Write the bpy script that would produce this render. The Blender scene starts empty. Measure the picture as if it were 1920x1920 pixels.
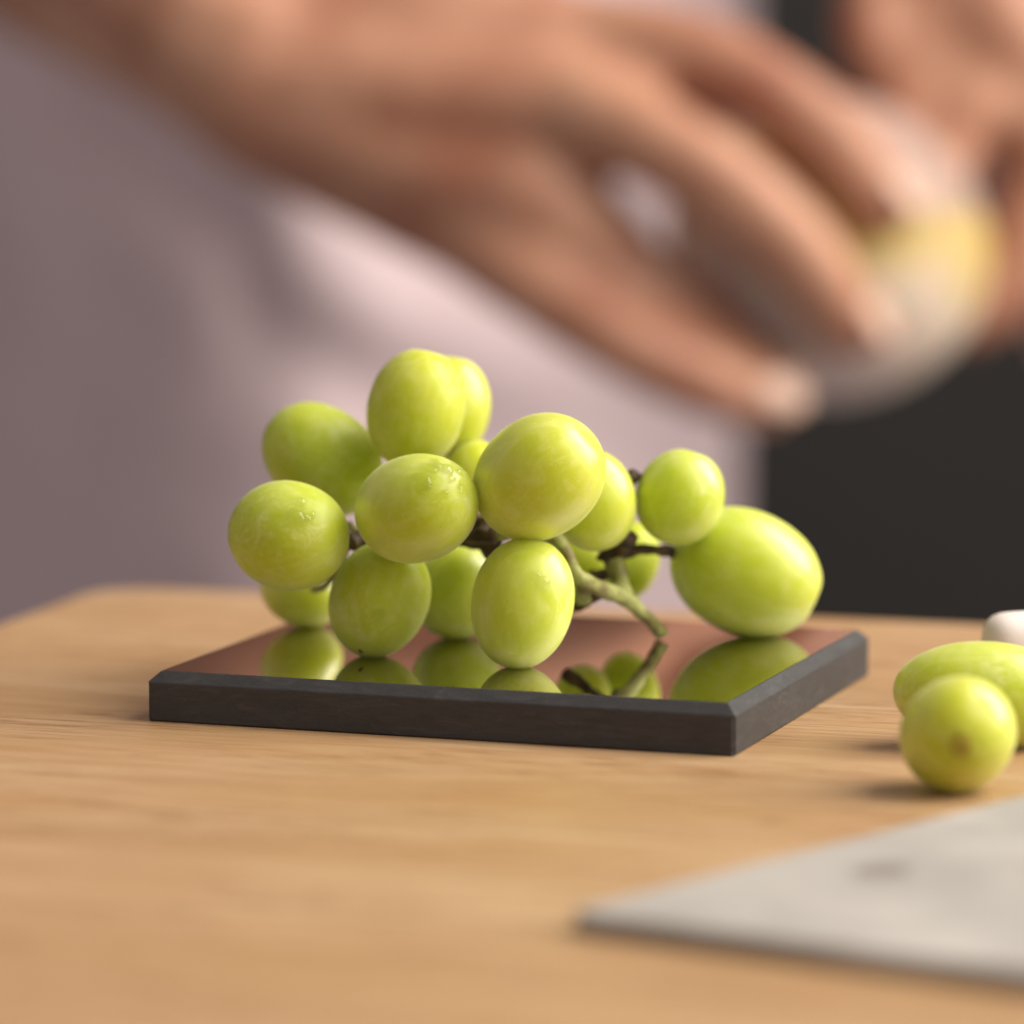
import bpy, bmesh, math, random
from mathutils import Vector, Matrix, noise

C = bpy.context.scene
COL = C.collection
MM = 0.001

# ------------------------------------------------------------------ camera
cam_d = bpy.data.cameras.new("camera")
cam = bpy.data.objects.new("camera", cam_d)
COL.objects.link(cam)
cam.location = (-1.2 * MM, -631.1 * MM, 106.2 * MM)
cam.rotation_euler = (math.pi / 2 - 0.1235, 0, 0)
cam_d.sensor_width = 36.0
cam_d.lens = 8044 / 1920 * 36
cam_d.clip_start = 0.02
cam_d.clip_end = 50
cam_d.dof.use_dof = True
cam_d.dof.focus_distance = 0.611
cam_d.dof.aperture_fstop = 9.0
C.camera = cam

# ------------------------------------------------------------------ room light
world = bpy.data.worlds.new("World")
C.world = world
world.use_nodes = True
bg = world.node_tree.nodes["Background"]
bg.inputs[0].default_value = (1.0, 0.89, 0.85, 1)
bg.inputs[1].default_value = 0.32

def area(name, loc, target, sx, sy, watt, color):
    d = bpy.data.lights.new(name, "AREA")
    d.shape = "RECTANGLE"
    d.size, d.size_y, d.energy, d.color = sx, sy, watt, color
    o = bpy.data.objects.new(name, d)
    COL.objects.link(o)
    o.location = loc
    o.rotation_euler = (Vector(target) - Vector(loc)).to_track_quat("-Z", "Y").to_euler()
    return o

area("window_light", (1.15, 0.0, 0.95), (0, 0.2, 0.02), 1.5, 1.5, 62, (1.0, 0.93, 0.82))

C.view_settings.view_transform = "Standard"
C.view_settings.look = "None"
C.view_settings.exposure = 0
C.view_settings.gamma = 1
C.cycles.max_bounces = 10
C.cycles.transmission_bounces = 8

# ------------------------------------------------------------------ helpers
random.seed(7)
D = {"grapes":[["g1",[-15.52,6.0,42.59],[9.07,7.32,7.32],[[0.2079,-0.9781,0.0],[0.1205,0.0256,-0.9924],[0.9707,0.2063,0.1232]]],["g2",[-10.94,18.5,41.59],[7.95,6.49,6.49],[[0.1736,-0.9848,0.0],[0.1213,0.0214,-0.9924],[0.9773,0.1723,0.1232]]],["g3",[-29.92,14.0,34.25],[9.76,7.83,7.83],[[0.788,0.6157,-0.0],[-0.0758,0.0971,-0.9924],[-0.611,0.782,0.1232]]],["g4",[-33.64,-12.0,25.91],[9.11,7.99,7.99],[[0.8529,0.1736,-0.4924],[-0.5147,0.1213,-0.8487],[-0.0876,0.9773,0.1928]]],["g5",[-14.94,-15.0,30.27],[9.76,7.87,7.87],[[0.7399,-0.2588,-0.6209],[-0.6135,0.119,-0.7807],[0.2759,0.9586,-0.0707]]],["g6",[2.74,-14.5,34.71],[10.19,8.72,8.72],[[0.7198,-0.6428,-0.262],[-0.265,0.0944,-0.9596],[0.6416,0.7602,-0.1024]]],["g7",[-6.85,14.0,31.82],[5.33,4.68,4.68],[[0.5,-0.866,0.0],[0.1067,0.0616,-0.9924],[0.8594,0.4962,0.1232]]],["g8",[10.83,1.0,29.49],[7.64,6.33,6.33],[[-0.171,-0.9848,0.0302],[-0.0529,-0.0214,-0.9984],[0.9839,-0.1723,-0.0484]]],["g9",[23.93,6.0,29.37],[7.26,6.62,6.62],[[0.342,-0.9397,0.0],[0.1158,0.0421,-0.9924],[0.9325,0.3394,0.1232]]],["g10",[34.32,13.73,16.94],[11.81,9.47,9.47],[[0.9205,0.3907,0.0],[-0.0481,0.1134,-0.9924],[-0.3878,0.9135,0.1232]]],["g11",[0.34,-16.28,16.58],[9.58,7.41,7.41],[[0.1736,-0.9848,0.0],[0.1213,0.0214,-0.9924],[0.9773,0.1723,0.1232]]],["g12",[-20.74,-6.22,15.66],[8.79,7.3,7.3],[[0.3746,-0.9272,0.0],[0.1142,0.0461,-0.9924],[0.9201,0.3718,0.1232]]],["g13",[-33.62,22.65,12.81],[6.57,5.42,5.42],[[0.866,0.5,0.0],[-0.0616,0.1067,-0.9924],[-0.4962,0.8594,0.1232]]],["g14",[-9.43,11.19,14.44],[7.42,6.94,6.94],[[0.342,-0.9397,0.0],[0.1158,0.0421,-0.9924],[0.9325,0.3394,0.1232]]],["g15",[9.71,18.0,17.58],[5.05,4.4,4.4],[[0.0,-1.0,0.0],[0.1232,0.0,-0.9924],[0.9924,0.0,0.1232]]],["g16",[17.04,24.0,17.43],[6.08,4.52,4.52],[[0.2588,-0.9659,0.0],[0.119,0.0319,-0.9924],[0.9586,0.2568,0.1232]]]],
"loose":[[[57.41,-75.08,7.72],[8.57,7.5,7.5],[[0.25,-0.866,-0.433],[-0.8061,0.0616,-0.5886],[0.5364,0.4962,-0.6827]]],
[[64.61,-41.97,7.43],[12.76,7.49,7.49],[[0.9976,0.0698,0.0],[-0.0086,0.1229,-0.9924],[-0.0692,0.99,0.1232]]]],
"lump":[[75.95,-2.77,6.54],[7.27,6.64,6.64]],
"drops":[["g4",[-31.7,-17.69,31.53],[0.1456,-0.6672,0.7305],0.86,1],["g4",[-32.17,-19.27,29.63],[0.0713,-0.867,0.4931],0.98,1.7],["g4",[-30.79,-19.21,29.32],[0.2232,-0.8573,0.4638],0.74,1.3],["g4",[-29.97,-18.7,29.72],[0.3232,-0.7897,0.5214],0.61,1],["g5",[-14.15,-22.28,35.0],[-0.1187,-0.8147,0.5675],1.22,1.6],["g5",[-13.38,-22.75,34.37],[-0.0377,-0.8762,0.4805],0.73,1],["g5",[-12.96,-20.66,36.74],[0.0329,-0.5863,0.8095],0.73,1.8],["g5",[-11.75,-20.05,36.97],[0.1836,-0.4932,0.8503],0.73,1.4],["g5",[-10.53,-20.16,36.52],[0.3361,-0.498,0.7994],0.98,1.3],["g5",[-9.9,-21.3,35.27],[0.4107,-0.6623,0.6266],0.73,1],["g5",[-8.7,-19.19,35.95],[0.5945,-0.347,0.7254],0.74,1.2],["g5",[-8.38,-20.59,34.65],[0.6362,-0.5524,0.5387],0.49,1],["g5",[-10.72,-22.84,33.38],[0.2914,-0.8941,0.3402],0.49,1],["g5",[-8.53,-21.29,33.97],[0.6125,-0.6613,0.4331],0.49,1],["g5",[-12.3,-19.2,37.49],[0.1313,-0.3875,0.9125],0.61,1.5],["g5",[-9.63,-18.25,36.92],[0.4743,-0.2279,0.8503],0.49,1],["g11",[3.39,-22.27,20.46],[0.3876,-0.8554,0.3437],0.98,1],["g11",[2.32,-22.16,21.52],[0.2344,-0.8607,0.4519],0.49,2],["g12",[-20.52,-13.48,14.36],[0.0613,-0.9928,-0.1028],0.87,1.2]],
"scars":[["g6",[7.42,-21.34,39.88],[0.3865,-0.7928,0.4712],0.34],["g12",[-23.38,-10.21,8.59],[-0.2717,-0.5878,-0.762],0.39],["g9",[18.15,5.38,32.57],[-0.8815,-0.0966,0.4622],0.48],["g3",[-24.55,7.76,31.33],[0.4938,-0.8439,-0.2098],0.24]],
"loose_scar":[[57.05,-83.19,7.69],[-0.1041,-0.9873,-0.1203]],
"stem":[[-3.57,-2.0,24.69],[0.77,-3.0,25.69],[5.09,-4.0,24.55],[7.12,-5.0,21.75],[8.7,-5.0,18.82],[11.83,-2.0,16.73],[15.66,2.0,14.63],[18.65,5.99,11.55],[21.37,9.99,8.19]],
"twigs":[[[15.2,3.0,14.97],[14.77,5.0,17.18],[14.14,6.0,19.87]],
[[12.79,6.0,19.71],[13.18,6.0,20.67],[14.78,6.0,21.32],[16.78,6.0,21.8]],
[[13.98,6.0,20.27],[18.04,8.0,21.13],[20.91,10.0,20.79],[23.12,11.0,20.33]],
[[14.78,6.0,21.32],[15.52,4.0,22.55],[16.1,2.0,23.61]],
[[14.63,6.0,17.85],[13.26,9.0,17.35],[11.09,13.0,16.31]],
[[12.45,1.0,16.06],[10.9,3.0,14.49],[8.8,6.0,13.08],[6.83,8.0,12.31]],
[[9.52,-3.0,17.75],[9.26,0.0,15.88],[9.12,1.0,14.62]],
[[-3.57,-2.0,24.69],[-7.52,-1.0,24.4],[-11.48,0.0,24.51],[-17.02,0.0,24.67],[-21.77,0.0,24.27],[-25.26,-2.0,23.74]],
[[-5.54,-2.0,24.61],[-4.76,0.0,26.67],[-3.97,0.0,28.66]],
[[-21.77,0.0,24.27],[-24.06,2.0,24.41],[-25.55,6.0,25.1]],
[[-25.26,-2.0,23.74],[-26.53,0.0,20.68],[-28.94,4.0,16.44],[-31.07,12.0,14.57]],
[[-7.56,3.0,25.49],[-5.56,2.0,24.17],[-3.18,2.0,22.65]],
[[-8.54,5.0,24.03],[-5.98,4.0,23.19],[-3.99,4.0,24.16]],
[[17.11,5.0,32.85],[16.34,6.0,31.54],[16.0,8.0,29.29],[15.22,8.0,24.85],[15.18,6.0,21.88]]],
"twig_r":[1.15,1.2,0.75,1.0,0.8,0.75,1.0,1.0,0.9,0.5,0.45,1.9,1.5,0.8],
"chains":[[[-300.0,905.0,420.0,52.0],[-330.0,860.0,330.0,48.0],[-345.0,790.0,250.0,45.0],[-285.0,690.0,215.0,40.0],[-190.51,594.0,164.57,36],[-129.24,524.0,121.94,30],[-87.32,476.0,98.94,26],[-67.55,464.0,86.24,26]],
[[-69.17,469.0,91.56,24],[-22.85,464.0,92.97,20],[12.26,458.0,92.38,13]],
[[-66.21,464.0,84.9,25],[-28.11,456.0,78.36,20],[12.13,446.0,76.62,13]],
[[-63.53,464.0,79.5,24],[-33.54,456.0,64.95,18],[4.15,446.0,49.99,14]],
[[-60.85,464.0,75.46,22],[-36.4,460.0,56.7,15],[-15.98,450.0,43.74,11.5]],
[[12.26,458.0,92.38,12],[33.6,452.0,90.46,11.3],[54.76,446.0,83.26,11.3],[78.59,442.0,67.07,10.3],[91.41,442.0,50.2,8.8]],
[[9.47,446.0,77.29,13.5],[29.21,436.0,69.0,12.2],[54.01,428.0,53.95,11.6],[71.51,432.0,37.52,10.6],[83.55,440.0,19.64,8.8]],
[[2.14,446.0,51.99,16],[17.51,444.0,42.09,14],[34.27,444.0,26.97,11],[53.97,448.0,12.66,9],[63.66,452.0,8.24,8]],
[[-15.98,450.0,43.74,11.5],[4.11,436.0,30.61,10.5],[26.58,430.0,17.14,10.3],[46.65,434.0,7.2,9.8],[62.44,442.0,1.62,8.8]],
[[-66.65,472.0,88.81,20],[-37.33,494.0,95.37,17],[-9.67,512.0,93.8,13],[21.61,522.0,86.6,11.5],[47.06,516.0,78.24,11],[65.0,506.0,69.37,10],[75.92,500.0,61.88,8.5]],
[[80.0,905.0,420.0,52.0],[170.0,870.0,300.0,48.0],[250.0,790.0,160.0,44.0],[270.0,700.0,60.0,42.0],[247.97,614.0,-32.66,41],[205.05,574.0,-16.09,37],[167.68,539.0,25.5,32],[149.98,519.0,58.29,27]],
[[149.98,519.0,58.29,26],[137.62,514.0,81.11,20],[124.04,509.0,102.22,14]],
[[150.0,519.0,56.87,26],[138.86,512.0,76.93,22],[128.05,506.0,92.46,15]],
[[151.47,519.0,54.02,25],[140.38,512.0,69.88,20],[129.62,506.0,81.28,14]],
[[150.83,514.0,52.83,22],[141.13,506.0,64.45,17],[132.08,502.0,72.99,12]],
[[124.04,509.0,102.22,12.5],[107.34,512.0,110.6,11],[94.57,510.0,102.21,10],[92.81,504.0,88.31,9]],
[[128.05,506.0,92.46,13],[111.56,510.0,95.22,11.5],[101.44,506.0,85.48,10.5],[99.64,500.0,73.05,9]],
[[129.62,506.0,81.28,12],[113.22,504.0,82.72,10.5],[104.52,500.0,74.44,9.5],[102.68,494.0,64.89,8.5]],
[[132.08,502.0,72.99,11],[120.21,496.0,73.17,9.5],[114.53,494.0,64.89,8.5],[111.46,490.0,55.33,8]],
[[148.66,509.0,58.7,18],[138.83,496.0,42.49,15],[127.15,490.0,27.49,12],[117.77,486.0,19.41,10]]],
"nails":[[[96.8,437.93,54.3],[0.6823,-0.5155,0.5185],[0.605,0.0,-0.7962],8.8],[[89.98,436.24,22.29],[0.8135,-0.4754,0.3351],[0.5236,0.3479,-0.7776],8.8],[[66.97,445.98,10.04],[0.4658,-0.8477,0.254],[0.8517,0.3516,-0.3885],8],[[66.45,435.51,3.66],[0.5076,-0.8221,0.2579],[0.8508,0.431,-0.3007],8.8]],
"fruit":[[80.15,478.0,37.16],[42.06,39.16,37.23],[[0.9063,0.4226,0.0],[-0.0521,0.1116,-0.9924],[-0.4194,0.8994,0.1232]]],
"tip":[21.37,9.99,8.19]}

def V(p):
    return Vector(p[:3]) * MM

def obj(name, bm, mat, parent=None, smooth=True):
    me = bpy.data.meshes.new(name)
    bm.normal_update()
    bm.to_mesh(me)
    bm.free()
    if smooth:
        for p in me.polygons:
            p.use_smooth = True
    if mat:
        me.materials.append(mat)
    o = bpy.data.objects.new(name, me)
    COL.objects.link(o)
    if parent:
        o.parent = parent
    return o

def thing(name, label, cat, loc=(0, 0, 0), group=None):
    o = bpy.data.objects.new(name, None)
    o.empty_display_size = 0.01
    COL.objects.link(o)
    o.location = loc
    return tag(o, label, cat, group)

def tag(o, label, cat, group=None):
    o["label"] = label
    o["category"] = cat
    if group:
        o["group"] = group
    return o

class Mat:
    def __init__(s, name):
        s.m = bpy.data.materials.new(name)
        s.m.use_nodes = True
        s.t = s.m.node_tree
        s.b = s.t.nodes["Principled BSDF"]
    def n(s, typ, **kw):
        nd = s.t.nodes.new(typ)
        for k, v in kw.items():
            if k.startswith("i_"):
                key = k[2:]
                nd.inputs[int(key) if key.isdigit() else key].default_value = v
            else:
                setattr(nd, k, v)
        return nd
    def l(s, a, b):
        s.t.links.new(a, b)
    def set(s, **kw):
        for k, v in kw.items():
            s.b.inputs[k.replace("_", " ")].default_value = v
        return s
    def coords(s, scale=(1, 1, 1), rot=(0, 0, 0), loc=(0, 0, 0)):
        tc = s.n("ShaderNodeTexCoord")
        mp = s.n("ShaderNodeMapping")
        mp.inputs["Scale"].default_value = scale
        mp.inputs["Rotation"].default_value = rot
        mp.inputs["Location"].default_value = loc
        s.l(tc.outputs["Object"], mp.inputs["Vector"])
        return mp.outputs[0]
    def noise(s, vec, scale, detail=4, rough=0.5, dist=0.0):
        nd = s.n("ShaderNodeTexNoise")
        nd.inputs["Scale"].default_value = scale
        nd.inputs["Detail"].default_value = detail
        nd.inputs["Roughness"].default_value = rough
        nd.inputs["Distortion"].default_value = dist
        if vec:
            s.l(vec, nd.inputs["Vector"])
        return nd.outputs["Fac"]
    def ramp(s, fac, stops):
        r = s.n("ShaderNodeValToRGB")
        e = r.color_ramp.elements
        while len(e) < len(stops):
            e.new(0.5)
        for el, (p, c) in zip(e, stops):
            el.position = p
            el.color = (*c, 1) if len(c) == 3 else c
        s.l(fac, r.inputs[0])
        return r.outputs[0]
    def mix(s, fac, a, b, blend="MIX"):
        m = s.n("ShaderNodeMix", data_type="RGBA", blend_type=blend)
        for sock, v in ((m.inputs[0], fac), (m.inputs[6], a), (m.inputs[7], b)):
            if hasattr(v, "links") or isinstance(v, bpy.types.NodeSocket):
                s.l(v, sock)
            elif isinstance(v, (int, float)):
                sock.default_value = v
            else:
                sock.default_value = (*v, 1)
        return m.outputs[2]
    def math(s, op, a, b=0.0, clamp=False):
        m = s.n("ShaderNodeMath", operation=op, use_clamp=clamp)
        for sock, v in ((m.inputs[0], a), (m.inputs[1], b)):
            if isinstance(v, bpy.types.NodeSocket):
                s.l(v, sock)
            else:
                sock.default_value = v
        return m.outputs[0]
    def bump(s, h, strength, dist):
        b = s.n("ShaderNodeBump")
        b.inputs["Strength"].default_value = strength
        b.inputs["Distance"].default_value = dist
        s.l(h, b.inputs["Height"])
        s.l(b.outputs[0], s.b.inputs["Normal"])

def G3(v):
    return (v, v, v)

# ------------------------------------------------------------------ materials
def mat_wood():
    m = Mat("oiled_wood")
    big = m.noise(m.coords((3, 26, 26)), 2.2, 4, 0.55, 0.6)
    mid = m.noise(m.coords((8, 160, 160)), 2.0, 5, 0.6, 0.8)
    fine = m.noise(m.coords((36, 2400, 900)), 1.0, 3, 0.6, 0.3)
    blot = m.noise(m.coords((9, 22, 22)), 2.0, 3, 0.5)
    c = m.ramp(big, [(0.30, (0.425, 0.268, 0.138)), (0.50, (0.50, 0.335, 0.19)), (0.70, (0.58, 0.41, 0.25))])
    c = m.mix(m.ramp(mid, [(0.36, G3(0.40)), (0.60, G3(0.0))]), c, (0.35, 0.19, 0.08))
    c = m.mix(m.ramp(fine, [(0.38, G3(0.8)), (0.52, G3(0.0))]), c, (0.28, 0.135, 0.05))
    c = m.mix(m.ramp(blot, [(0.35, G3(0.5)), (0.6, G3(0.0))]), c, (0.40, 0.225, 0.095))
    fleck = m.noise(m.coords((70, 1100, 500)), 1.0, 4, 0.65, 0.5)
    fz = m.noise(m.coords((14, 60, 60)), 1.0, 2, 0.5)
    fk = m.math("MULTIPLY", m.ramp(fleck, [(0.53, G3(0)), (0.62, G3(0.9))]), m.ramp(fz, [(0.40, G3(0.15)), (0.60, G3(1))]))
    c = m.mix(fk, c, (0.23, 0.11, 0.042))
    m.l(c, m.b.inputs["Base Color"])
    m.l(m.ramp(mid, [(0.3, G3(0.55)), (0.7, G3(0.42))]), m.b.inputs["Roughness"])
    m.bump(m.math("ADD", fine, mid), 0.35, 0.00012)
    m.set(IOR=1.4)
    return m.m

def mat_grape(name, tint=0.0):
    m = Mat(name)
    oi = m.n("ShaderNodeObjectInfo")
    tc = m.n("ShaderNodeTexCoord")
    add = m.n("ShaderNodeVectorMath", operation="ADD")
    rnd = m.n("ShaderNodeVectorMath", operation="SCALE")
    comb = m.n("ShaderNodeCombineXYZ")
    for k in range(3):
        m.l(oi.outputs["Random"], comb.inputs[k])
    m.l(comb.outputs[0], rnd.inputs[0])
    rnd.inputs["Scale"].default_value = 3.7
    m.l(tc.outputs["Object"], add.inputs[0])
    m.l(rnd.outputs[0], add.inputs[1])
    vec = add.outputs[0]
    # veins that run from stem to tip under the skin: noise on the direction round the long (local x) axis
    sep = m.n("ShaderNodeSeparateXYZ")
    m.l(tc.outputs["Object"], sep.inputs[0])
    ang = m.math("ARCTAN2", sep.outputs[2], sep.outputs[1])
    cv = m.n("ShaderNodeCombineXYZ")
    m.l(m.math("SINE", ang), cv.inputs[0])
    m.l(m.math("COSINE", ang), cv.inputs[1])
    m.l(m.math("ADD", m.math("MULTIPLY", sep.outputs[0], 60.0), m.math("MULTIPLY", oi.outputs["Random"], 40.0)), cv.inputs[2])
    veins = m.noise(cv.outputs[0], 4.5, 3, 0.6, 0.5)
    soft = m.noise(vec, 130, 3, 0.5)
    speck = m.noise(vec, 900, 2, 0.5)
    bloom = m.noise(vec, 210, 5, 0.62, 0.8)
    c = m.mix(soft, (0.47, 0.555, 0.022), (0.55, 0.605, 0.042))
    c = m.mix(m.ramp(veins, [(0.42, G3(0.0)), (0.62, G3(0.22))]), c, (0.66, 0.71, 0.14))
    c = m.mix(m.ramp(speck, [(0.62, G3(0.0)), (0.72, G3(0.25))]), c, (0.75, 0.73, 0.22))
    bl = m.ramp(bloom, [(0.45, G3(0.03)), (0.68, G3(0.30))])
    c = m.mix(bl, c, (0.74, 0.74, 0.36))
    film = m.noise(vec, 330, 7, 0.72, 1.2)
    where = m.noise(vec, 75, 2, 0.5)
    fm = m.math("MULTIPLY", m.ramp(film, [(0.50, G3(0)), (0.62, G3(1))]), m.ramp(where, [(0.48, G3(0)), (0.66, G3(0.30))]))
    c = m.mix(fm, c, (0.80, 0.80, 0.52))
    hue = m.n("ShaderNodeHueSaturation")
    m.l(c, hue.inputs["Color"])
    m.l(m.math("ADD", m.math("MULTIPLY", oi.outputs["Random"], 0.016), 0.494), hue.inputs["Hue"])
    m.l(hue.outputs[0], m.b.inputs["Base Color"])
    m.l(m.ramp(bloom, [(0.4, G3(0.36)), (0.68, G3(0.48))]), m.b.inputs["Roughness"])
    m.set(IOR=1.37, Subsurface_Weight=1.0, Subsurface_Scale=0.010, Transmission_Weight=0.13, Sheen_Weight=0.22, Sheen_Roughness=0.35)
    m.b.inputs["Subsurface Radius"].default_value = (1.0, 0.95, 0.12)
    m.bump(m.math("ADD", m.math("MULTIPLY", bloom, 0.5), speck), 0.10, 0.00006)
    return m.m

def mat_stem():
    m = Mat("grape_stem")
    n1 = m.noise(m.coords(), 260, 4, 0.6)
    n2 = m.noise(m.coords(), 1500, 3, 0.6)
    c = m.ramp(n1, [(0.38, (0.16, 0.13, 0.035)), (0.5, (0.27, 0.29, 0.075)), (0.66, (0.40, 0.42, 0.15))])
    c = m.mix(m.ramp(n2, [(0.55, G3(0)), (0.7, G3(0.5))]), c, (0.20, 0.09, 0.03))
    m.l(c, m.b.inputs["Base Color"])
    m.bump(n2, 0.5, 0.0001)
    m.set(Roughness=0.6)
    return m.m

def mat_twig():
    m = Mat("brown_twig")
    n1 = m.noise(m.coords(), 420, 4, 0.6)
    c = m.ramp(n1, [(0.38, (0.030, 0.018, 0.010)), (0.58, (0.085, 0.050, 0.020)), (0.75, (0.22, 0.13, 0.035))])
    m.l(c, m.b.inputs["Base Color"])
    m.bump(n1, 0.6, 0.0002)
    m.set(Roughness=0.7)
    return m.m

def mat_plain(name, col, rough=0.6, ior=1.45, nscale=200, var=0.25, bump=0.0):
    m = Mat(name)
    n1 = m.noise(m.coords(), nscale, 4, 0.6)
    lo = tuple(x * (1 - var) for x in col)
    hi = tuple(min(1, x * (1 + var)) for x in col)
    m.l(m.ramp(n1, [(0.3, lo), (0.7, hi)]), m.b.inputs["Base Color"])
    m.set(Roughness=rough, IOR=ior)
    if bump:
        m.bump(n1, bump, 0.0002)
    return m.m

def mat_edge():
    m = Mat("dark_ground_edge")
    n1 = m.noise(m.coords((90, 90, 420), (0, 0.5, 0.3)), 2.0, 5, 0.65, 1.2)
    n2 = m.noise(m.coords((1, 1, 1)), 2500, 3, 0.6)
    c = m.ramp(n1, [(0.32, (0.035, 0.0345, 0.037)), (0.55, (0.046, 0.045, 0.048)), (0.72, (0.066, 0.064, 0.067))])
    c = m.mix(m.ramp(n2, [(0.58, G3(0)), (0.74, G3(0.25))]), c, (0.14, 0.133, 0.13))
    m.l(c, m.b.inputs["Base Color"])
    m.bump(m.math("ADD", n1, m.math("MULTIPLY", n2, 0.5)), 0.35, 0.00012)
    m.set(Roughness=0.55, IOR=1.45)
    return m.m

def mat_gloss():
    m = Mat("dark_mirror")
    n1 = m.noise(m.coords(), 60, 3, 0.5)
    m.l(m.ramp(n1, [(0.3, (0.53, 0.49, 0.51)), (0.7, (0.58, 0.54, 0.56))]), m.b.inputs["Base Color"])
    m.set(Roughness=0.01, Metallic=1.0)
    return m.m

def mat_skin():
    m = Mat("skin")
    n1 = m.noise(m.coords(), 30, 4, 0.6)
    n2 = m.noise(m.coords(), 380, 3, 0.6)
    c = m.ramp(n1, [(0.32, (0.31, 0.118, 0.070)), (0.68, (0.54, 0.295, 0.195))])
    c = m.mix(m.ramp(n2, [(0.5, G3(0)), (0.75, G3(0.25))]), c, (0.46, 0.21, 0.14))
    m.l(c, m.b.inputs["Base Color"])
    m.set(Roughness=0.45, IOR=1.4, Subsurface_Weight=0.25, Subsurface_Scale=0.004)
    m.b.inputs["Subsurface Radius"].default_value = (1.0, 0.35, 0.2)
    return m.m

def mat_shirt():
    m = Mat("dusty_lilac_cotton")
    n1 = m.noise(m.coords(), 18, 4, 0.55)
    wv = m.noise(m.coords((1500, 1500, 300)), 1.0, 2, 0.5)
    c = m.ramp(n1, [(0.3, (0.565, 0.45, 0.48)), (0.7, (0.64, 0.52, 0.545))])
    c = m.mix(m.ramp(wv, [(0.4, G3(0.0)), (0.7, G3(0.15))]), c, (0.56, 0.45, 0.455))
    m.l(c, m.b.inputs["Base Color"])
    m.bump(wv, 0.3, 0.0003)
    m.set(Roughness=0.9, IOR=1.3)
    return m.m

def mat_fruit():
    m = Mat("pale_fruit_skin")
    vec = m.coords()
    n1 = m.noise(vec, 26, 4, 0.5, 0.4)
    sp = m.noise(vec, 300, 3, 0.6)
    # the yellow patch runs as a belt along one flank of the fruit
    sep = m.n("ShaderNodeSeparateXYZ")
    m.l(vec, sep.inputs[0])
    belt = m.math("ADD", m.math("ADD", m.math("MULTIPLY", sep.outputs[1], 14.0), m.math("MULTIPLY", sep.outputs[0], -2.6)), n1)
    c = m.ramp(belt, [(0.10, (0.72, 0.62, 0.58)), (0.40, (0.70, 0.59, 0.47)), (0.52, (0.60, 0.46, 0.15)), (0.66, (0.52, 0.40, 0.15)), (0.84, (0.38, 0.28, 0.25))])  # grey-pink last stop paints in the shade of the hand above
    c = m.mix(m.ramp(sp, [(0.5, G3(0)), (0.72, G3(0.3))]), c, (0.60, 0.47, 0.30))
    m.l(c, m.b.inputs["Base Color"])
    m.set(Roughness=0.5, IOR=1.4, Subsurface_Weight=0.8, Subsurface_Scale=0.03, Transmission_Weight=0.15)
    m.set(Roughness=0.42, IOR=1.3)
    return m.m

def mat_slate():
    m = Mat("pale_grey_stone")
    n1 = m.noise(m.coords(), 38, 5, 0.55, 0.5)
    n2 = m.noise(m.coords(), 900, 3, 0.6)
    n3 = m.noise(m.coords((60, 30, 60)), 1.0, 2, 0.4)
    c = m.ramp(n1, [(0.30, (0.315, 0.30, 0.285)), (0.55, (0.43, 0.41, 0.39)), (0.75, (0.53, 0.505, 0.48))])
    c = m.mix(m.ramp(n2, [(0.5, G3(0)), (0.7, G3(0.3))]), c, (0.33, 0.29, 0.25))
    c = m.mix(m.ramp(n3, [(0.62, G3(0)), (0.74, G3(0.6))]), c, (0.30, 0.26, 0.22))
    m.l(c, m.b.inputs["Base Color"])
    # one dark mark on the stone, about 12 mm long
    tc = m.n("ShaderNodeTexCoord")
    mp = m.n("ShaderNodeMapping")
    mp.inputs["Location"].default_value = (-0.0207, -0.0375, 0)
    m.l(tc.outputs["Object"], mp.inputs["Vector"])
    sc = m.n("ShaderNodeVectorMath", operation="MULTIPLY")
    sc.inputs[1].default_value = (160, 110, 0)
    m.l(mp.outputs[0], sc.inputs[0])
    ln = m.n("ShaderNodeVectorMath", operation="LENGTH")
    m.l(sc.outputs[0], ln.inputs[0])
    d = m.math("ADD", ln.outputs["Value"], m.math("MULTIPLY", n1, 0.8))
    c = m.mix(m.ramp(d, [(0.75, G3(0.75)), (1.0, G3(0.0))]), c, (0.17, 0.15, 0.13))
    m.l(c, m.b.inputs["Base Color"])
    m.bump(n2, 0.2, 0.0001)
    m.set(Roughness=0.6)
    return m.m

def mat_water():
    m = Mat("water")
    m.set(Base_Color=(1, 1, 1, 1), Roughness=0.0, IOR=1.33, Transmission_Weight=1.0)
    return m.m

M_wood, M_grape, M_stem, M_twig = mat_wood(), mat_grape("green_grape_skin"), mat_stem(), mat_twig()
M_edge, M_gloss, M_skin, M_shirt = mat_edge(), mat_gloss(), mat_skin(), mat_shirt()
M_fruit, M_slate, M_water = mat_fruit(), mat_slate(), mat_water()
M_scar = mat_plain("brown_scar", (0.11, 0.05, 0.018), 0.8, nscale=3000)
M_softscar = mat_plain("tan_stem_scar", (0.43, 0.38, 0.04), 0.7, nscale=1500)
M_scarmid = mat_plain("scar_middle", (0.29, 0.20, 0.025), 0.7, nscale=1500)
M_nail = mat_plain("fingernail", (0.62, 0.40, 0.31), 0.3, nscale=300, var=0.08)
M_lump = mat_plain("pale_pink_lump", (0.88, 0.79, 0.75), 0.6, nscale=60, var=0.08, bump=0.3)
M_cabinet = mat_plain("charcoal_paint", (0.0125, 0.0105, 0.0095), 0.6, nscale=4, var=0.15)

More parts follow.
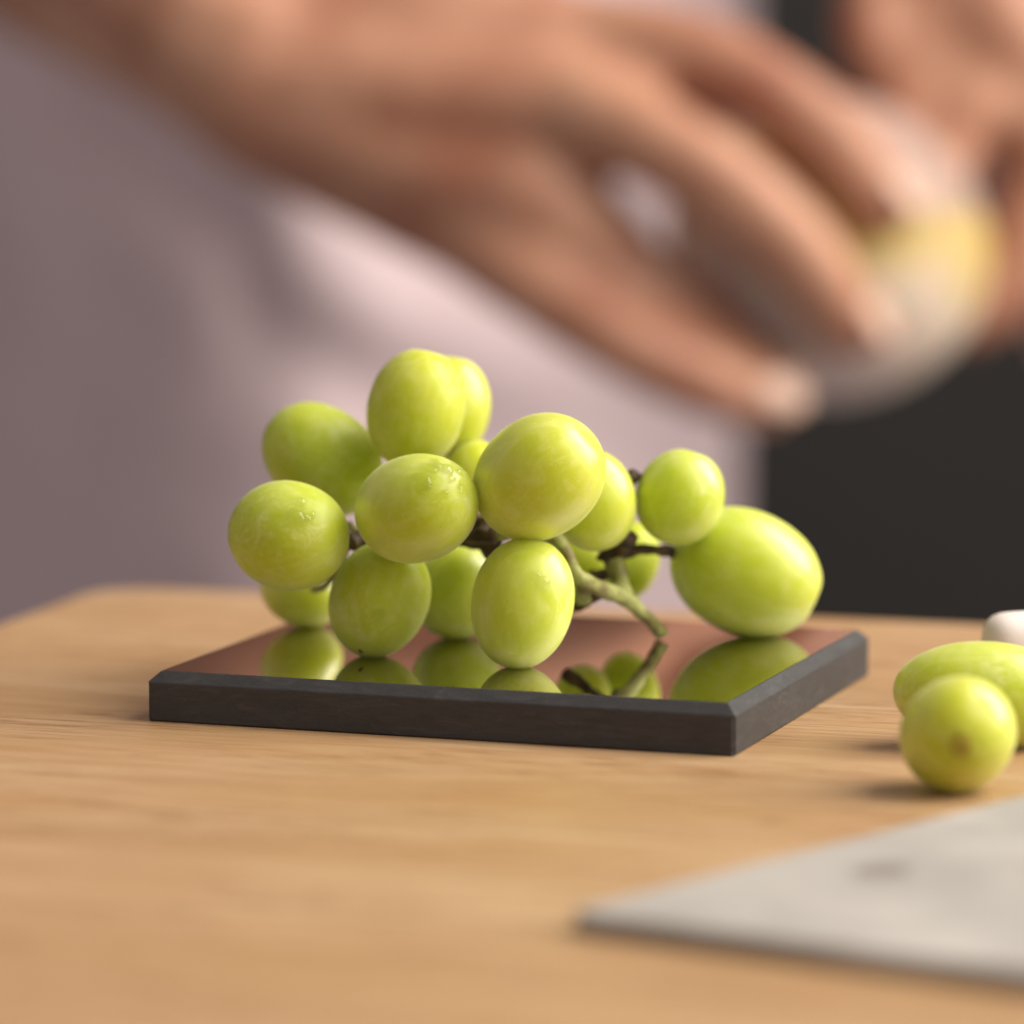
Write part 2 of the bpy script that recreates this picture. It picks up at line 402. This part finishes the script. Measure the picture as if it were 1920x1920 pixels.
# ------------------------------------------------------------------ setting: dark wall behind
def box_bm(x0, x1, y0, y1, z0, z1, bevel=0.0, seg=2):
    bm = bmesh.new()
    bmesh.ops.create_cube(bm, size=1)
    for v in bm.verts:
        v.co = Vector(((x0 + x1) / 2 + v.co.x * (x1 - x0), (y0 + y1) / 2 + v.co.y * (y1 - y0), (z0 + z1) / 2 + v.co.z * (z1 - z0)))
    if bevel:
        bmesh.ops.bevel(bm, geom=list(bm.edges), offset=bevel, segments=seg, affect="EDGES", profile=0.5)
    return bm

wall = obj("wall", box_bm(-2.5, 2.5, 2.3, 2.4, -0.8, 1.9), M_cabinet, None, False)
wall["kind"] = "structure"

# ------------------------------------------------------------------ table
YAW_T = math.atan2(-45.3, 148.2)
def rounded_slab(w, d, h, r, seg=10, edge=0.0012):
    """Plan from the back-left corner (0,0) to (w,-d), top at z=0, rounded corners and eased arrises."""
    bm = bmesh.new()
    def ring(ins, z):
        vs = []
        cs = ((r, -r, 90, 180), (r, -d + r, 180, 270), (w - r, -d + r, 270, 360), (w - r, -r, 0, 90))
        for cx, cy, a0, a1 in cs:
            for i in range(seg + 1):
                a = math.radians(a0 + (a1 - a0) * i / seg)
                vs.append(bm.verts.new((cx + (r - ins) * math.cos(a), cy + (r - ins) * math.sin(a), z)))
        return vs
    rings = [ring(edge, -h), ring(0, -h + edge), ring(0, -edge * 1.0), ring(edge * 0.3, -edge * 0.3), ring(edge, 0)]
    n = len(rings[0])
    for a, b in zip(rings, rings[1:]):
        for i in range(n):
            bm.faces.new((a[i], a[(i + 1) % n], b[(i + 1) % n], b[i]))
    bm.faces.new(rings[-1])
    bm.faces.new(list(reversed(rings[0])))
    bmesh.ops.recalc_face_normals(bm, faces=bm.faces)
    return bm

table = thing("table", "small oiled wooden table with rounded back corner under the slab and grapes", "table", (-73 * MM, 119.5 * MM, 0))
table.rotation_euler = (0, 0, YAW_T)
top = obj("table_top", rounded_slab(0.75, 0.62, 0.028, 0.012), M_wood, table, False)

# ------------------------------------------------------------------ dark slab
YAW_S = -0.3335
L = Vector((-53.7, -20.5, 0)) * MM
W_S, D_S, H_S, CH = 0.088, 0.0739, 0.007236, 0.0015
slab = thing("serving_slab", "dark bevelled slab with mirror polished top carrying the grape bunch", "serving slab", L)
slab.rotation_euler = (0, 0, YAW_S)
bm = bmesh.new()
def rect(ins, z):
    return [bm.verts.new(p) for p in ((ins, ins, z), (W_S - ins, ins, z), (W_S - ins, D_S - ins, z), (ins, D_S - ins, z))]
e = 0.00012
rs = [rect(0.0002, 0.0), rect(0, 0.0003), rect(0, H_S - CH - e), rect(e * 0.7, H_S - CH + e * 0.5),
      rect(CH - e, H_S - e), rect(CH + e * 0.3, H_S), rect(CH + 0.00025, H_S - 0.00001), rect(CH + 0.00025, H_S - 0.0006)]
for a, b in zip(rs, rs[1:]):
    for i in range(4):
        bm.faces.new((a[i], a[(i + 1) % 4], b[(i + 1) % 4], b[i]))
bm.faces.new(rs[-1])
bm.faces.new(list(reversed(rs[0])))
bmesh.ops.recalc_face_normals(bm, faces=bm.faces)
# round the four upright corners a little
ups = [ed for ed in bm.edges if abs(ed.verts[0].co.x - ed.verts[1].co.x) < 1e-6 and abs(ed.verts[0].co.y - ed.verts[1].co.y) < 1e-6
       and (ed.verts[0].co - ed.verts[1].co).length > 0.004]
bmesh.ops.bevel(bm, geom=ups, offset=0.0004, segments=3, affect="EDGES")
base = obj("slab_base", bm, M_edge, slab, False)
polish = obj("polished_top", box_bm(CH + 0.00027, W_S - CH - 0.00027, CH + 0.00027, D_S - CH - 0.00027, H_S - 0.00055, H_S), M_gloss, slab, False)

# ------------------------------------------------------------------ pale stone board in front
board = thing("stone_board", "thin pale grey stone board with its corner pointing at the dark slab", "board", (4.7 * MM, -159.0 * MM, 0.00255))
board.rotation_euler = (0, 0, -0.542)
bd = rounded_slab(0.16, 0.20, 0.0025, 0.003, 6, 0.0005)
for v in bd.verts:
    v.co.x += (v.co.y + 0.20) * 0.173
    v.co.y += 0.20          # plan now runs back from the front edge
obj("board_face", bd, M_slate, board, False)

# ------------------------------------------------------------------ grapes
def grape_bm(ax, seed, seg=56, rings=36):
    bm = bmesh.new()
    bmesh.ops.create_uvsphere(bm, u_segments=seg, v_segments=rings, radius=1.0)
    rng = random.Random(seed)
    off = Vector((rng.uniform(0, 50), rng.uniform(0, 50), rng.uniform(0, 50)))
    egg = rng.uniform(-0.03, 0.03)
    a, b, c = (x * MM for x in ax)
    for v in bm.verts:
        p = v.co.copy()
        k = 1 + 0.010 * noise.noise(p * 1.3 + off) + 0.004 * noise.noise(p * 4 + off)
        along = p.z                       # sphere pole = long axis
        w = 1 + egg * along
        # tiny dimple at the stem pole
        if along > 0.93:
            k -= 0.03 * ((along - 0.93) / 0.07) ** 2
        q = 2.07                          # a little fuller than an ellipsoid
        k *= 1.0 / (abs(p.z) ** q + (1 - p.z * p.z) ** (q / 2)) ** (1 / q)
        v.co = Vector((p.z * a * k, p.x * b * k * w, p.y * c * k * w))
    bmesh.ops.recalc_face_normals(bm, faces=bm.faces)
    return bm

def frame(n, t=None):
    n = Vector(n).normalized()
    t = Vector(t) if t else (Vector((0, 0, 1)) if abs(n.z) < 0.9 else Vector((1, 0, 0)))
    t = (t - n * t.dot(n)).normalized()
    return Matrix((t, n.cross(t), n)).transposed()

def dome_bm(r, h, e=1.0, seg=14, wob=0.0, seed=0):
    bm = bmesh.new()
    rng = random.Random(seed)
    bmesh.ops.create_uvsphere(bm, u_segments=seg, v_segments=10, radius=1.0)
    ph = rng.uniform(0, 6)
    for v in bm.verts:
        a = math.atan2(v.co.y, v.co.x)
        k = 1 + wob * math.sin(2 * a + ph) + wob * 0.6 * math.sin(3 * a + 2 * ph)
        v.co = Vector((v.co.x * r * k, v.co.y * r * e * k, v.co.z * h))
    return bm

bunch = thing("grape_bunch", "bunch of pale green grapes on its stem lying on the dark slab", "grapes", (0, 0, H_S))
grape_of = {}
for i, (nm, P, ax, B) in enumerate(D["grapes"]):
    g = obj("grape", grape_bm(ax, i + 3), M_grape, bunch)
    g.location = V(P) - Vector((0, 0, H_S))
    g.rotation_euler = Matrix(B).to_euler()
    grape_of[nm] = (g, V(P), Matrix(B))

def on_grape(nm, name, bm, mat, p, n, spin=None):
    g, P, B = grape_of[nm]
    o = obj(name, bm, mat, g)
    m = B.transposed() @ frame(n, spin)
    o.location = B.transposed() @ (V(p) - P)
    o.rotation_euler = m.to_euler()
    return o

for i, (nm, p, n, r, ee) in enumerate(D["drops"]):
    on_grape(nm, "water_drop", dome_bm(r * MM, r * 0.6 * MM, ee, 16, 0.10, i), M_water, p, n, (0.5, 0, 1))
for i, (nm, p, n, r) in enumerate(D["scars"]):
    on_grape(nm, "scar", dome_bm(r * MM, 0.12 * MM, 1.0, 10, 0.25, i), M_scar, p, n)

def tube_bm(pts, radii, seg=12, wob=0.12, seed=0, caps=True):
    """Tapered tube along a smoothed path, a little knobbly."""
    pts = [Vector(p) for p in pts]
    dense, rad = [], []
    n = len(pts)
    for i in range(n - 1):
        p0, p1, p2, p3 = pts[max(i - 1, 0)], pts[i], pts[i + 1], pts[min(i + 2, n - 1)]
        for k in range(6):
            t = k / 6
            q = 0.5 * ((2 * p1) + (p2 - p0) * t + (2 * p0 - 5 * p1 + 4 * p2 - p3) * t * t + (3 * p1 - p0 - 3 * p2 + p3) * t ** 3)
            dense.append(q)
            rad.append(radii[i] * (1 - t) + radii[i + 1] * t)
    dense.append(pts[-1])
    rad.append(radii[-1])
    bm = bmesh.new()
    prev = None
    ref = Vector((0.13, -0.7, 0.7)).normalized()
    rings = []
    for i, (p, r) in enumerate(zip(dense, rad)):
        a = dense[max(i - 1, 0)]
        b = dense[min(i + 1, len(dense) - 1)]
        t = (b - a).normalized()
        u = (ref - t * ref.dot(t)).normalized()
        w = t.cross(u)
        ref = u
        ring = []
        for k in range(seg):
            an = 2 * math.pi * k / seg
            rr = r * (1 + wob * noise.noise(Vector((p.x * 700 + seed * 9, p.y * 700 + math.cos(an) * 1.2, p.z * 700 + math.sin(an) * 1.2))))
            ring.append(bm.verts.new(p + (u * math.cos(an) + w * math.sin(an)) * rr))
        rings.append(ring)
    for a, b in zip(rings, rings[1:]):
        for k in range(seg):
            bm.faces.new((a[k], a[(k + 1) % seg], b[(k + 1) % seg], b[k]))
    if caps:
        bm.faces.new(rings[-1])
        bm.faces.new(list(reversed(rings[0])))
    bmesh.ops.recalc_face_normals(bm, faces=bm.faces)
    return bm

off = Vector((0, 0, -H_S))
sp = [V(p) + off for p in D["stem"]]
sr = [x * MM for x in (1.0, 1.05, 1.15, 1.05, 1.05, 1.25, 1.3, 0.95, 1.05)]
stem = obj("stem", tube_bm(sp, sr, 16, 0.24, 1), M_stem, bunch)
for i, (pts, r) in enumerate(zip(D["twigs"], D["twig_r"])):
    p = [V(q) + off for q in pts]
    n = len(p)
    rr = [r * MM * (1.45 if k in (0, n - 1) else 1.1) for k in range(n)]
    obj("twig", tube_bm(p, rr, 10, 0.35, i + 2), M_stem if i in (0, 6, 9, 10) else M_twig, bunch)

loose_txt = ["single loose green grape with its tan stem scar facing the viewer", "larger loose green grape half hidden behind the stem scarred one"]
for i, (P, ax, B) in enumerate(D["loose"]):
    g = obj("loose_grape", grape_bm(ax, 40 + i), M_grape)
    g.location = V(P)
    g.rotation_euler = Matrix(B).to_euler()
    tag(g, loose_txt[i], "grape", "loose grapes on the table beside the slab")
    if i == 0:
        p, n = D["loose_scar"]
        Bm = Matrix(B)
        s = obj("stem_scar", dome_bm(1.7 * MM, 0.16 * MM, 1.0, 18, 0.1, 3), M_softscar, g)
        s.location = Bm.transposed() @ (V(p) - V(P))
        s.rotation_euler = (Bm.transposed() @ frame(n)).to_euler()
        s2 = obj("scar_centre", dome_bm(0.75 * MM, 0.30 * MM, 0.8, 14, 0.2, 5), M_scarmid, s)

# pale lump behind the loose grapes
bm = bmesh.new()
bmesh.ops.create_icosphere(bm, subdivisions=4, radius=1.0)
P, ax = D["lump"]
for v in bm.verts:
    k = 1 + 0.06 * noise.noise(v.co * 1.6 + Vector((4, 2, 9)))
    k /= (abs(v.co.x) ** 4 + abs(v.co.y) ** 4 + abs(v.co.z) ** 4) ** 0.25
    v.co = Vector((v.co.x * ax[0] * MM * k, v.co.y * ax[1] * MM * k, v.co.z * ax[2] * MM * k))
lump = obj("cheese_piece", bm, M_lump)
lump.location = V(P)
tag(lump, "pale pinkish white soft-edged block at the table edge behind the loose grapes", "food")

# ------------------------------------------------------------------ round pale fruit held in the hands
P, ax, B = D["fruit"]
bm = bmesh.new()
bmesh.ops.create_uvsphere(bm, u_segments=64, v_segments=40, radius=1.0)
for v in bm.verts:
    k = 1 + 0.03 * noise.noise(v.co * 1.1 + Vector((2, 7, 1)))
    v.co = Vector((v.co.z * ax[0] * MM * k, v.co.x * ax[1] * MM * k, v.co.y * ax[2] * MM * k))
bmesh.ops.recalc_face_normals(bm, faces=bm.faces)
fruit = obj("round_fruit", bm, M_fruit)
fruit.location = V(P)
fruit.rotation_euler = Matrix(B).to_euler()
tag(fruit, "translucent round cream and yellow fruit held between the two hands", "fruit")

# ------------------------------------------------------------------ person
person = thing("person", "person in a dusty lilac shirt holding a pale fruit behind the table", "person", (-0.10, 0.93, -0.9))
POFF = -person.location

def add_sphere(bm, p, r, seg=16):
    bmesh.ops.create_icosphere(bm, subdivisions=2, radius=r, matrix=Matrix.Translation(p))

def add_chain(bm, chain):
    """Tapered limb: overlapping spheres along a smoothed path (fused by the remesh below)."""
    pts = [V(q) for q in chain]
    rad = [q[3] * MM for q in chain]
    n = len(pts)
    for i in range(n - 1):
        p0, p1, p2, p3 = pts[max(i - 1, 0)], pts[i], pts[i + 1], pts[min(i + 2, n - 1)]
        ln = (p2 - p1).length
        steps = max(2, int(ln / (min(rad[i], rad[i + 1]) * 0.22)))
        for k in range(steps + (1 if i == n - 2 else 0)):
            t = k / steps
            q = 0.5 * ((2 * p1) + (p2 - p0) * t + (2 * p0 - 5 * p1 + 4 * p2 - p3) * t * t + (3 * p1 - p0 - 3 * p2 + p3) * t ** 3)
            r = rad[i] * (1 - t) + rad[i + 1] * t
            add_sphere(bm, q, r)

bm = bmesh.new()
for ch in D["chains"]:
    add_chain(bm, ch)
# chest that joins the arms, inside the shirt
def mmv(*q):
    return list(q)
for ch in (
    [[-300, 905, 420, 52], [-200, 920, 440, 62], [-110, 925, 440, 75], [0, 920, 440, 62], [80, 905, 420, 52]],
    [[-100, 925, 430, 72], [-105, 920, 250, 70], [-108, 915, 50, 70], [-108, 915, -250, 70]],
    [[-150, 950, 430, 46], [-155, 950, 0, 42], [-155, 950, -250, 42]],
    [[-100, 930, 440, 55], [-100, 925, 540, 52]],
):
    add_chain(bm, ch)
me = bpy.data.meshes.new("body_raw")
bm.to_mesh(me)
bm.free()
tmp = bpy.data.objects.new("body_raw", me)
COL.objects.link(tmp)
rm = tmp.modifiers.new("r", "REMESH")
rm.mode = "VOXEL"
rm.voxel_size = 0.0026
sm = tmp.modifiers.new("s", "SMOOTH")
sm.factor = 0.6
sm.iterations = 7
dg = bpy.context.evaluated_depsgraph_get()
bme = bpy.data.meshes.new_from_object(tmp.evaluated_get(dg))
bpy.data.objects.remove(tmp)
bpy.data.meshes.remove(me)
bme.name = "body"
bme.materials.clear()
bme.materials.append(M_skin)
for p in bme.polygons:
    p.use_smooth = True
body = bpy.data.objects.new("body", bme)
COL.objects.link(body)
body.parent = person
body.location = POFF
for p, n, t, r in D["nails"]:
    o = obj("fingernail", dome_bm(r * 0.85 * MM, 1.3 * MM, 0.72, 16, 0.03, 1), M_nail, person)
    o.location = V(p) + POFF
    o.rotation_euler = frame(n, t).to_euler()

# shirt: closed torso profile swept upwards, with folds
prof = [(79, 925), (76, 893), (56, 862), (5, 818), (-50, 778), (-84, 778), (-116, 806), (-158, 862), (-205, 915), (-255, 965), (-262, 1005), (-190, 1040), (-60, 1040), (60, 1000)]
def spline_loop(pts, per=10):
    out = []
    n = len(pts)
    for i in range(n):
        p0, p1, p2, p3 = (Vector((*pts[(i + k) % n], 0)) for k in (-1, 0, 1, 2))
        for k in range(per):
            t = k / per
            out.append(0.5 * ((2 * p1) + (p2 - p0) * t + (2 * p0 - 5 * p1 + 4 * p2 - p3) * t * t + (3 * p1 - p0 - 3 * p2 + p3) * t ** 3))
    return out
loop = spline_loop(prof)
def fold(x, z):
    """Soft creases in the cloth, mm."""
    h = 0
    for (x0, z0, x1, z1, amp, wd) in ((-80, 22, 2, -30, 9, 13), (-74, -14, -14, -56, -6, 12), (-90, 24, -86, 4, -9, 7), (-60, -45, 20, -80, 5, 14),
                                      (-140, 75, -100, 34, -14, 13), (-190, 40, -120, -80, 6, 25), (-20, 90, 70, 50, 7, 16)):  # the deep upper-left hollow is added to darken the cloth there
        dx, dz = x1 - x0, z1 - z0
        t = max(0, min(1, ((x - x0) * dx + (z - z0) * dz) / (dx * dx + dz * dz)))
        d2 = (x - x0 - dx * t) ** 2 + (z - z0 - dz * t) ** 2
        h += amp * math.exp(-d2 / (2 * wd * wd))
    return h + 5 * noise.noise(Vector((x * 0.018, z * 0.012, 3.1))) + 2 * noise.noise(Vector((x * 0.05, z * 0.035, 8.1)))
bm = bmesh.new()
rings = []
zs = [-340 + i * 8 for i in range(103)]
for z in zs:
    k = 1.0 + 0.05 * math.sin((z + 100) / 400)
    if z > 380:
        k *= math.sqrt(max(0.05, 1 - ((z - 380) / 110.0) ** 2))
    cen = Vector((-90, 930, 0))
    ring = []
    for p in loop:
        q = cen + (p - cen) * k
        dirn = (p - cen).normalized()
        f = fold(q.x, z) if q.y < 930 else 0
        q = q + dirn * f * (1 if q.x < 40 else 0.3)
        ring.append(bm.verts.new((q.x * MM, q.y * MM, z * MM)))
    rings.append(ring)
n = len(loop)
for a, b in zip(rings, rings[1:]):
    for i in range(n):
        bm.faces.new((a[i], a[(i + 1) % n], b[(i + 1) % n], b[i]))
bm.faces.new(rings[-1])
bmesh.ops.recalc_face_normals(bm, faces=bm.faces)
shirt = obj("shirt", bm, M_shirt, person)
shirt.location = POFF
so = shirt.modifiers.new("thickness", "SOLIDIFY")
so.thickness = 0.002

def sleeve(pts, radii, seed):
    bm = tube_bm([Vector(p) * MM for p in pts], [r * MM for r in radii], 40, 0.10, seed, False)
    o = obj("sleeve", bm, M_shirt, person)
    o.location = POFF
    s = o.modifiers.new("thickness", "SOLIDIFY")
    s.thickness = 0.002

RA, LA = D["chains"][0], D["chains"][10]
def between(a, b, t):
    return [a[k] * (1 - t) + b[k] * t for k in range(3)]
sleeve([between(RA[4], RA[3], 0.3), RA[3][:3], RA[2][:3], RA[1][:3], RA[0][:3]], [50, 54, 60, 66, 72], 5)
sleeve([LA[3][:3], LA[2][:3], LA[1][:3], LA[0][:3]], [54, 60, 66, 72], 6)
